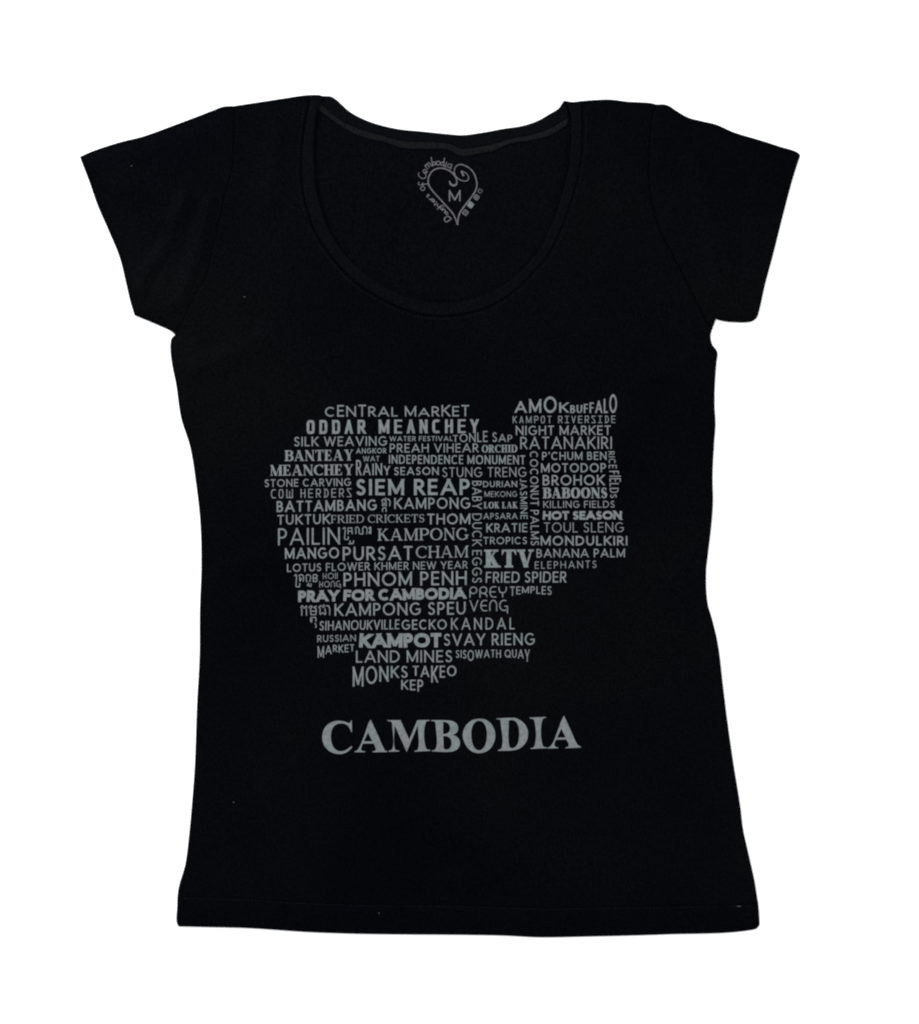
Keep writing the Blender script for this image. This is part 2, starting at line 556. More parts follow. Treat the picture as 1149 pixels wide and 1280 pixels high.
# topstitch round the neckline and the hem (nout runs left shoulder -> bottom -> right shoulder: + is towards the opening)
stitches('neck_stitching', offset(c_nout, 4.5)[6:-6] if inside(POLY_front, np.array([offset(c_nout, 4.5)[60]]))[0] else offset(c_nout, -4.5)[6:-6],
         4.2, 0.62, 0.55, front)
stitches('hem_stitching', [(x, y + 1.6) for x, y in c_hem[3:-3]], 4.4, 0.6, 0.4, front)

# ------------------------------------------------------------------ lettering: a small stroke alphabet
# primitives, x and y in 0..1 inside the letter: ('l', x0,y0,x1,y1) line, ('p', [points]) smooth path, ('a', cx,cy,rx,ry,a0,a1) arc,
# ('b', y0,y1,xm,xr) bowl leaving a stem at x=0


def bowl(y0, y1, xm, xr):
    return ('b', y0, y1, xm, xr)


SPTS = [(.93, .84), (.80, .955), (.52, 1), (.2, .945), (.07, .76), (.2, .595), (.5, .51), (.83, .41), (.97, .24), (.8, .05), (.45, 0), (.15, .05), (.02, .17)]
SANS = {
    'A': (.88, [('l', 0, 0, .5, 1), ('l', 1, 0, .5, 1), ('h', .2, .8, .29)]),
    'B': (.58, [('l', 0, 0, 0, 1), bowl(.53, 1, .42, .88), bowl(0, .53, .45, 1)]),
    'C': (.78, [('a', .56, .5, .56, .5, 47, 313)]),
    'D': (.76, [('l', 0, 0, 0, 1), bowl(0, 1, .34, 1)]),
    'E': (.52, [('l', 0, 0, 0, 1), ('h', 0, 1, 1), ('h', 0, .9, .52), ('h', 0, 1, 0)]),
    'F': (.5, [('l', 0, 0, 0, 1), ('h', 0, 1, 1), ('h', 0, .9, .5)]),
    'G': (.86, [('a', .53, .5, .53, .5, 47, 330), ('l', .985, .22, .985, .46), ('h', .56, 1, .46)]),
    'H': (.72, [('l', 0, 0, 0, 1), ('l', 1, 0, 1, 1), ('h', 0, 1, .52)]),
    'I': (0, [('l', .5, 0, .5, 1)]),
    'J': (.4, [('p', [(1, 1), (1, .3), (.85, .06), (.5, 0), (0, .03)])]),
    'K': (.66, [('l', 0, 0, 0, 1), ('l', .04, .42, .97, 1), ('l', .28, .57, 1, 0)]),
    'L': (.48, [('l', 0, 0, 0, 1), ('h', 0, 1, 0)]),
    'M': (.9, [('l', 0, 0, 0, 1), ('l', 1, 0, 1, 1), ('l', 0, 1, .5, .06), ('l', 1, 1, .5, .06)]),
    'N': (.76, [('l', 0, 0, 0, 1), ('l', 1, 0, 1, 1), ('l', 0, 1, 1, 0)]),
    'O': (.96, [('a', .5, .5, .5, .5, 0, 360)]),
    'P': (.54, [('l', 0, 0, 0, 1), bowl(.44, 1, .45, 1)]),
    'Q': (.96, [('a', .5, .5, .5, .5, 0, 360), ('l', .6, .26, .98, 0)]),
    'R': (.58, [('l', 0, 0, 0, 1), bowl(.46, 1, .42, .93), ('l', .38, .48, 1, 0)]),
    'S': (.52, [('p', SPTS)]),
    'T': (.6, [('l', .5, 0, .5, 1), ('h', 0, 1, 1)]),
    'U': (.7, [('u',)]),
    'V': (.8, [('l', 0, 1, .5, 0), ('l', 1, 1, .5, 0)]),
    'W': (1.2, [('l', 0, 1, .25, 0), ('l', .5, 1, .25, 0), ('l', .5, 1, .75, 0), ('l', 1, 1, .75, 0)]),
    'Y': (.72, [('l', 0, 1, .5, .42), ('l', 1, 1, .5, .42), ('l', .5, 0, .5, .45)]),
    "'": (0, [('l', .5, 1, .5, .74)]),
}
TECH = dict(SANS)
TECH.update({
    'O': (.6, [('l', .2, 1, .8, 1), ('l', 0, .72, .2, 1), ('l', 0, .72, 0, .28), ('l', 0, .28, .2, 0), ('l', .2, 0, .8, 0), ('l', .8, 0, 1, .28), ('l', 1, .28, 1, .72), ('l', 1, .72, .8, 1)]),
    'C': (.6, [('l', .3, 1, 1, 1), ('l', 0, .7, .3, 1), ('l', 0, .7, 0, .3), ('l', 0, .3, .3, 0), ('l', .3, 0, 1, 0)]),
    'W': (.7, [('l', 0, 1, 0, 0), ('l', 1, 1, 1, 0), ('l', .5, .8, .5, 0), ('h', 0, 1, 0)]),
    'I': (.5, [('l', .5, 0, .5, 1), ('h', 0, 1, 1), ('h', 0, 1, 0)]),
    'S': (.55, [('l', .05, 1, 1, 1), ('l', .05, 1, .05, .85), ('l', .05, .85, .95, .2), ('l', .95, .2, .95, 0), ('l', 0, 0, .95, 0)]),
    'D': (.6, [('l', .18, 0, .18, 1), ('l', 0, 1, .6, 1), ('l', 0, 0, .6, 0), ('l', .6, 1, 1, .7), ('l', 1, .7, 1, .3), ('l', 1, .3, .6, 0)]),
    'P': (.55, [('l', 0, 0, 0, 1), ('l', 0, 1, .8, 1), ('l', .8, 1, 1, .85), ('l', 1, .85, 1, .6), ('l', 1, .6, .8, .45), ('l', 0, .45, .8, .45)]),
    'R': (.58, [('l', 0, 0, 0, 1), ('l', 0, 1, .8, 1), ('l', .8, 1, 1, .85), ('l', 1, .85, 1, .6), ('l', 1, .6, .8, .45), ('l', 0, .45, .8, .45), ('l', .45, .45, 1, 0)]),
})
ART = dict(SANS)
ART.update({
    'N': (.72, [('l', 0, 0, 0, .5), ('a', .5, .5, .5, .5, 0, 180), ('l', 1, 0, 1, .5)]),
    'E': (.62, [('a', .55, .5, .55, .5, 90, 270), ('h', .5, 1, 1), ('h', .02, .9, .5), ('h', .5, 1, 0)]),
    'G': (.8, [('a', .56, .5, .56, .5, 60, 300), ('l', 1, -.28, 1, .42), ('h', .6, 1, .42)]),
    'Y': (.75, [('p', [(0, 1), (.02, .72), (.2, .46), (.5, .4), (.8, .46), (.98, .72), (1, 1)]), ('l', .5, 0, .5, .4)]),
    'P': (.7, [('l', 0, 0, 0, .7), ('a', .5, .68, .5, .32, 0, 360)]),
    'R': (.7, [('l', 0, 0, 0, .7), ('a', .5, .68, .5, .32, 0, 360), ('p', [(.5, .36), (.8, .3), (1, .15), (1, 0)])]),
    'K': (.6, [('l', .1, 0, 0, 1), ('p', [(1, 1), (.9, .65), (.25, .5), (.9, .35), (1, 0)])]),
    'H': (.6, [('l', 0, 0, 0, 1), ('p', [(1, 1), (.95, .6), (.3, .5), (.9, .38), (1, 0)])]),
})
# serif letters: T = thick line, t = thin line, s = serif (x, y, wings -1 left / 1 right / 0 both), k = beak triangle
SERIF = {
    'A': (.92, [('t', 0, 0, .46, 1), ('T', 1, 0, .50, 1), ('th', .17, .76, .31), ('s', 0, 0, 0, 0), ('s', 1, 0, 0, 1)]),
    'B': (.78, [('T', 0, 0, 0, 1), ('B', .53, 1, .42, .9), ('B', 0, .53, .45, 1), ('s', 0, 0, -1, 1), ('s', 0, 1, -1, 1)]),
    'C': (.84, [('A', .56, .5, .56, .5, 40, 318), ('k', 1.0, .97, 1.0, .66)]),
    'D': (.86, [('T', 0, 0, 0, 1), ('B', 0, 1, .35, 1), ('s', 0, 0, -1, 1), ('s', 0, 1, -1, 1)]),
    'E': (.72, [('T', 0, 0, 0, 1), ('th', 0, 1, 1), ('th', 0, .72, .52), ('th', 0, 1.05, 0), ('s', 0, 0, -1, 1), ('s', 0, 1, -1, 1), ('k', 1.0, 1, 1.0, .72), ('k', 1.06, 0, 1.06, .3), ('k', .72, .38, .72, .66)]),
    'F': (.66, [('T', 0, 0, 0, 1), ('th', 0, 1, 1), ('th', 0, .74, .5), ('s', 0, 0, 0, 1), ('s', 0, 1, -1, 1), ('k', 1.0, 1, 1.0, .72), ('k', .74, .36, .74, .64)]),
    'G': (.92, [('A', .5, .5, .5, .5, 38, 322), ('T', .93, .1, .93, .42), ('s', .93, .44, 0, 1), ('k', .88, .97, .88, .66)]),
    'H': (.88, [('T', 0, 0, 0, 1), ('T', 1, 0, 1, 1), ('th', 0, 1, .52), ('s', 0, 0, 0, 1), ('s', 0, 1, 0, 1), ('s', 1, 0, 0, 1), ('s', 1, 1, 0, 1)]),
    'I': (0.02, [('T', .5, 0, .5, 1), ('s', .5, 0, 0, 1), ('s', .5, 1, 0, 1)]),
    'K': (.88, [('T', 0, 0, 0, 1), ('t', .05, .40, .86, 1), ('T', .30, .62, .95, 0), ('s', 0, 0, 0, 1), ('s', 0, 1, 0, 1), ('s', .86, 1, 0, 0), ('s', .97, 0, 0, 1)]),
    'L': (.7, [('T', 0, 0, 0, 1), ('th', 0, 1.05, 0), ('s', 0, 0, -1, 1), ('s', 0, 1, 0, 1), ('k', 1.06, 0, 1.06, .34)]),
    'M': (1.12, [('t', .03, 0, .03, 1), ('T', .06, 1, .50, 0), ('t', .50, 0, .96, 1), ('T', 1, 0, 1, 1), ('s', .03, 0, 0, 0), ('s', .05, 1, -1, 0), ('s', 1, 0, 0, 1), ('s', 1, 1, 1, 1)]),
    'N': (.88, [('t', .03, 0, .03, 1), ('T', .04, 1, .97, 0), ('t', .97, 0, .97, 1), ('s', .03, 0, 0, 0), ('s', .05, 1, -1, 0), ('s', .97, 1, 0, 0)]),
    'O': (.92, [('A', .5, .5, .5, .5, 0, 360)]),
    'P': (.7, [('T', 0, 0, 0, 1), ('B', .44, 1, .42, 1), ('s', 0, 0, 0, 1), ('s', 0, 1, -1, 1)]),
    'R': (.84, [('T', 0, 0, 0, 1), ('B', .48, 1, .35, .82), ('T', .40, .52, .95, 0), ('s', 0, 0, 0, 1), ('s', 0, 1, -1, 1), ('s', .98, 0, 1, 1)]),
    'S': (.62, [('P', SPTS), ('k', .95, .98, .95, .68), ('k', 0, .02, 0, .32)]),
    'T': (.78, [('T', .5, 0, .5, 1), ('th', -.05, 1.05, 1), ('s', .5, 0, 0, 1), ('k', -.06, 1, -.06, .7), ('k', 1.06, 1, 1.06, .7)]),
    'V': (.88, [('T', 0, 1, .48, 0), ('t', 1, 1, .54, 0), ('s', 0, 1, 0, 1), ('s', 1, 1, 0, 0)]),
    'Y': (.84, [('T', .02, 1, .5, .42), ('t', 1, 1, .53, .42), ('T', .5, 0, .5, .45), ('s', .02, 1, 0, 1), ('s', 1, 1, 0, 0), ('s', .5, 0, 0, 1)]),
}


def clip_y(poly, lo, hi):
    def cut(p, f):
        out = []
        for i in range(len(p)):
            a, b = p[i], p[(i + 1) % len(p)]
            fa, fb = f(a), f(b)
            if fa >= 0:
                out.append(a)
            if (fa > 0 and fb < 0) or (fa < 0 and fb > 0):
                t = fa / (fa - fb)
                out.append((a[0] + (b[0] - a[0]) * t, a[1] + (b[1] - a[1]) * t))
        return out
    p = cut(poly, lambda q: q[1] - lo)
    return cut(p, lambda q: hi - q[1]) if p else p


def ribbon(pts, hws, closed=False):
    """quads along a path, half width per point"""
    P = np.array(pts, float)
    n = len(P)
    if closed:
        T = np.roll(P, -1, 0) - np.roll(P, 1, 0)
    else:
        T = np.gradient(P, axis=0)
    T = T / (np.linalg.norm(T, axis=1)[:, None] + 1e-9)
    Nn = np.stack([-T[:, 1], T[:, 0]], 1)
    Lf, Rt = P + Nn * np.array(hws)[:, None], P - Nn * np.array(hws)[:, None]
    out = []
    for i in range(n if closed else n - 1):
        j = (i + 1) % n
        out.append([tuple(Lf[i]), tuple(Lf[j]), tuple(Rt[j]), tuple(Rt[i])])
    return out


def line_poly(x0, y0, x1, y1, hw, W, lo=0.0, hi=1.0, ext=None):
    d = math.hypot(x1 - x0, y1 - y0) or 1e-6
    ux, uy = (x1 - x0) / d, (y1 - y0) / d
    if ext is None:
        ext = (hw * 2.5, hw * 2.5)
    x0 -= ux * ext[0]
    y0 -= uy * ext[0]
    x1 += ux * ext[1]
    y1 += uy * ext[1]
    nx, ny = -uy * hw, ux * hw
    return clip_y([(x0 + nx, y0 + ny), (x1 + nx, y1 + ny), (x1 - nx, y1 - ny), (x0 - nx, y0 - ny)], lo, hi)


def ellipse(cx, cy, rx, ry, a0, a1, ex=2.0, n=None):
    n = n or max(6, int(abs(a1 - a0) / 12))
    out = []
    for i in range(n + 1):
        a = math.radians(a0 + (a1 - a0) * i / n)
        c, s_ = math.cos(a), math.sin(a)
        out.append((cx + rx * math.copysign(abs(c)**(2 / ex), c), cy + ry * math.copysign(abs(s_)**(2 / ex), s_)))
    return out


def glyph(ch, W, st, hw):
    """polygons of one letter: x from 0 to W, y from 0 to 1"""
    ex = st.get('ex', 2.0)
    polys = []
    if st['kind'] != 'serif':
        tab = st['tab']
        _, prims = tab[ch]
        iw = max(W - 2 * hw, 0)
        X = lambda x: hw + x * iw
        Y = lambda y: hw + y * (1 - 2 * hw)
        for p in prims:
            k = p[0]
            if k == 'l':
                _, x0, y0, x1, y1 = p
                lo = -9 if min(y0, y1) < 0 else 0.0
                e0 = hw * 2.6 if y0 in (0, 1) and y0 != y1 else (hw if y0 == y1 else hw * .4)
                e1 = hw * 2.6 if y1 in (0, 1) and y0 != y1 else (hw if y0 == y1 else hw * .4)
                if st['tab'] is TECH and x0 != x1:
                    e0, e1 = min(e0, hw * .9), min(e1, hw * .9)
                if ch == "'":
                    e1 = 0
                polys.append(line_poly(X(x0), Y(y0), X(x1), Y(y1), hw, W, lo, 1.0, (e0, e1)))
            elif k == 'h':
                _, x0, x1, y = p
                hh = hw * st.get('hk', 0.94)
                xa = X(x0) - (hw if x0 <= 0 and ch not in 'A' else 0)
                xb = X(x1) + (hw if x1 >= .9 and ch not in 'A' else 0)
                yc = Y(y)
                if y == 1:
                    yc = 1 - hh
                if y == 0:
                    yc = hh
                polys.append([(xa, yc - hh), (xb, yc - hh), (xb, yc + hh), (xa, yc + hh)])
            elif k == 'a':
                _, cx, cy, rx, ry, a0, a1 = p
                full = a1 - a0 >= 360
                pts = ellipse(X(cx), Y(cy), rx * iw, ry * (1 - 2 * hw), a0, a1, ex)
                if full:
                    pts = pts[:-1]
                polys += ribbon(pts, [hw] * len(pts), full)
            elif k == 'b':
                _, y0, y1, xm, xr = p
                c = ellipse(X(xm), Y((y0 + y1) / 2), (xr - xm) * iw, (y1 - y0) / 2 * (1 - 2 * hw), 90, -90, ex)
                pts = [(X(0), Y(y1))] + c + [(X(0), Y(y0))]
                polys += ribbon(pts, [hw] * len(pts))
            elif k == 'u':
                c = ellipse(X(.5), Y(.42), .5 * iw, .42 * (1 - 2 * hw), 180, 360, ex)
                pts = [(X(0), 1.0)] + c + [(X(1), 1.0)]
                polys += ribbon(pts, [hw] * len(pts))
            elif k == 'p':
                pts = cr([(X(x), Y(y)) for x, y in p[1]], 0.06)
                polys += ribbon(pts, [hw] * len(pts))
    else:
        th, tn = hw, hw * st.get('thin', .35)
        wing = st.get('wing', .11)
        sh = st.get('sh', .05)
        _, prims = SERIF[ch]
        ins = .07 if ch == 'T' else tn + wing if ch in 'AMN' else th + (wing if ch in 'AHIKMNVXY' else (wing * .75 if ch in 'BDEFLPR' else 0))
        insr = .04 if ch == 'C' else .07 if ch == 'T' else tn + wing if ch in 'VYN' else th + (wing if ch in 'AHIKMNVXY' else (wing * .6 if ch in 'R' else (0.02 if ch in 'ELFCG' else 0)))
        iw = max(W - ins - insr, 0)
        X = lambda x: ins + x * iw
        Y = lambda y: tn + y * (1 - 2 * tn)
        for p in prims:
            k = p[0]
            if k in 'Tt' and len(k) == 1:
                _, x0, y0, x1, y1 = p
                h_ = th if k == 'T' else tn
                if x0 != x1:
                    h_ *= .93
                e0 = h_ * 2.6 if y0 in (0, 1) else h_ * .3
                e1 = h_ * 2.6 if y1 in (0, 1) else h_ * .3
                polys.append(line_poly(X(x0), Y(y0), X(x1), Y(y1), h_, W, 0, 1, (e0, e1)))
            elif k == 'th':
                _, x0, x1, y = p
                yc = Y(y)
                polys.append([(X(x0), yc - tn), (X(x1), yc - tn), (X(x1), yc + tn), (X(x0), yc + tn)])
            elif k in ('A', 'B', 'P'):
                if k == 'A':
                    _, cx, cy, rx, ry, a0, a1 = p
                    pts = ellipse(X(cx), Y(cy), rx * iw, ry * (1 - 2 * tn), a0, a1, 2, 44)
                    closed = a1 - a0 >= 360
                    if closed:
                        pts = pts[:-1]
                elif k == 'B':
                    _, y0, y1, xm, xr = p
                    c = ellipse(X(xm), Y((y0 + y1) / 2), (xr - xm) * iw, (y1 - y0) / 2 * (1 - 2 * tn), 90, -90, 2, 22)
                    pts = [(X(0), Y(y1))] + c + [(X(0), Y(y0))]
                    closed = False
                else:
                    pts = cr([(X(x), Y(y)) for x, y in p[1]], 0.04)
                    closed = False
                P = np.array(pts)
                T = (np.roll(P, -1, 0) - np.roll(P, 1, 0)) if closed else np.gradient(P, axis=0)
                T = T / (np.linalg.norm(T, axis=1)[:, None] + 1e-9)
                a = np.abs(T[:, 1])
                if k == 'P':
                    a = np.maximum(np.clip(T[:, 0] * -T[:, 1] * 2, 0, 1) * 0, 1 - np.clip(np.abs(np.array([(y - .5) for x, y in pts])) / .5, 0, 1)**1.6)
                hws = tn + (th - tn) * a**1.5
                if k == 'A' and not closed:     # terminals thin out
                    q = np.linspace(0, 1, len(pts))
                    hws = np.where(q > .8, np.minimum(hws, tn + (th - tn) * np.clip((1 - q) / .2, 0, 1) * .6), hws)
                polys += ribbon(pts, list(hws), closed)
            elif k == 's':
                _, x, y, side, thick = p
                h_ = th if thick else tn
                xa = X(x) - h_ - (wing if side <= 0 else 0)
                xb = X(x) + h_ + (wing if side >= 0 else 0)
                y0, y1 = (0, sh) if y < .3 else ((1 - sh, 1) if y > .7 else (Y(y) - sh, Y(y)))
                polys.append([(xa, y0), (xb, y0), (xb, y1), (xa, y1)])
                br = st.get('brk', .06)
                for s_, xe in ((-1, X(x) - h_), (1, X(x) + h_)):       # bracket under each wing
                    if side * s_ < 0:
                        continue
                    if y < .3:
                        polys.append([(xe + s_ * wing * .8, y1), (xe + s_ * wing * .25, y1 + br * .35), (xe, y1 + br), (xe - s_ * .01, y1)])
                    else:
                        polys.append([(xe + s_ * wing * .8, y0), (xe + s_ * wing * .25, y0 - br * .35), (xe, y0 - br), (xe - s_ * .01, y0)])
            elif k == 'k':
                _, x0, y0, x1, y1 = p
                bw = st.get('beak', .1)
                sgn = -1 if x0 > .5 else 1
                polys.append([(X(x0), min(max(Y(y0), 0), 1)), (X(x1), Y(y1)), (X(x1) + sgn * bw * .35, Y(y1) + (y0 - y1) * .12), (X(x0) + sgn * bw * 1.5, Y(y0 + (y1 - y0) * .06))])
    return [q for q in polys if len(q) >= 3]


STY = {
    'sans': dict(kind='sans', tab=SANS, gap=.21, space=.62),
    'cond': dict(kind='sans', tab=SANS, gap=.22, space=.62, ex=2.6),
    'heavy': dict(kind='sans', tab=SANS, gap=.06, space=.42, ex=2.2, wid=1.1, jit=4.5),
    'block': dict(kind='sans', tab=SANS, gap=.40, space=1.1, ex=4.5, mono=.56, hk=.7),
    'tech': dict(kind='sans', tab=TECH, gap=.34, space=.9, mono=.5),
    'mono': dict(kind='sans', tab=SANS, gap=.36, space=.5),
    'art': dict(kind='sans', tab=ART, gap=.2, space=.4),
    'hand': dict(kind='sans', tab=SANS, gap=.19, space=.55, ex=2.5, shear=.03, jit=2.5),
    'wide': dict(kind='sans', tab=SANS, gap=.40, space=.5),
    'serif': dict(kind='serif', gap=.05, space=.45, thin=.34, wing=.085, sh=.055, brk=.06, beak=.09),
    'serifl': dict(kind='serif', gap=.09, space=.5, thin=.5, wing=.09, sh=.06, brk=.05, beak=.06),
    'slab': dict(kind='serif', gap=.02, space=.3, thin=.38, wing=.10, sh=.10, brk=.05, beak=.10),
    'title': dict(kind='serif', gap=.02, space=.3, thin=.3, wing=.138, sh=.042, brk=.07, beak=.10),
}


def sample(v, t, i, n):
    if not isinstance(v, (list, tuple)):
        return v
    if len(v) == n and n > 2:
        return v[i]
    q = t * (len(v) - 1)
    j = min(int(q), len(v) - 2)
    return v[j] + (v[j + 1] - v[j]) * (q - j)


def word_polys(text, x0, x1, top, bot, style, wt, vertical=False, spans=None):
    st = STY[style]
    letters = [c for c in text if c != ' ']
    n = len(letters)
    mean = lambda v: sum(v) / len(v) if isinstance(v, (list, tuple)) else v
    H = abs(mean(bot) - mean(top))
    U = (x1 - x0) / H
    hw = wt / 2 * (.88 if st['kind'] == 'sans' and style != 'heavy' else 1)
    # natural layout, then one factor k that makes the word as long as it is in the photo
    fixed, flex = 0.0, 0.0
    items = []
    for i, c in enumerate(text):
        if c == ' ':
            flex += st['space'] - st['gap']
            items.append((c, None))
            continue
        tabw = (SERIF if st['kind'] == 'serif' else st['tab'])[c][0]
        if st.get('mono') and tabw > 0:
            tabw = st['mono'] * (1.4 if c in 'MW' else 1)
        if st['kind'] == 'serif':
            add = 2 * hw + 2 * st['wing'] if c in 'I' else (hw if style != 'title' else .02)
            fixed += add
            flex += tabw
            items.append((c, (tabw, add)))
        else:
            add = 2 * hw if tabw == 0 else hw * .9
            fixed += add
            flex += tabw * st.get('wid', 1)
            items.append((c, (tabw * st.get('wid', 1), add)))
        if i < len(text) - 1:
            flex += st['gap']
    k = (U - fixed) / flex
    polys, u, li = [], 0.0, 0
    rnd = random.Random(text)
    for i, (c, wd) in enumerate(items):
        if c == ' ':
            u += (st['space'] - st['gap']) * k
            continue
        W = wd[0] * k + wd[1]
        if spans:
            W = (spans[li][1] - spans[li][0]) / H
            u = (spans[li][0] - x0) / H
        gp = glyph(c, W, st, hw)
        j = math.radians(rnd.uniform(-1, 1) * st.get('jit', 0))
        cj, sj = math.cos(j), math.sin(j)
        for p in gp:
            q = []
            for x, y in p:
                dx, dy = x - W / 2, y - .5
                xx, yy = W / 2 + dx * cj - dy * sj, .5 + dx * sj + dy * cj
                xx += st.get('shear', 0) * (yy - .5)
                t = min(1, max(0, (u + xx) / U))
                tl = (u + W / 2) / U
                perl_t = isinstance(top, (list, tuple)) and len(top) == n and n > 2
                perl_b = isinstance(bot, (list, tuple)) and len(bot) == n and n > 2
                a = sample(top, tl if perl_t else t, li, n)
                b = sample(bot, tl if perl_b else t, li, n)
                px = x0 + (u + xx) * H * (1 if not vertical else 1)
                py = b + (a - b) * yy
                q.append((py, px) if vertical else (px, py))
            polys.append(q)
        u += W + st['gap'] * k
        li += 1
    return polys


def print_mesh(name, polys, zf, lift, mat, parent, label=None, holes=()):
    """ink: the union of the strokes, laid on the cloth"""
    pts, tris = triangulate(polys, holes=holes)
    if not tris:
        return None
    z = zf(pts) + lift
    o = link_mesh(name, W3(pts, z), tris, mat, parent, False)
    if label:
        o['label'] = label
    return o


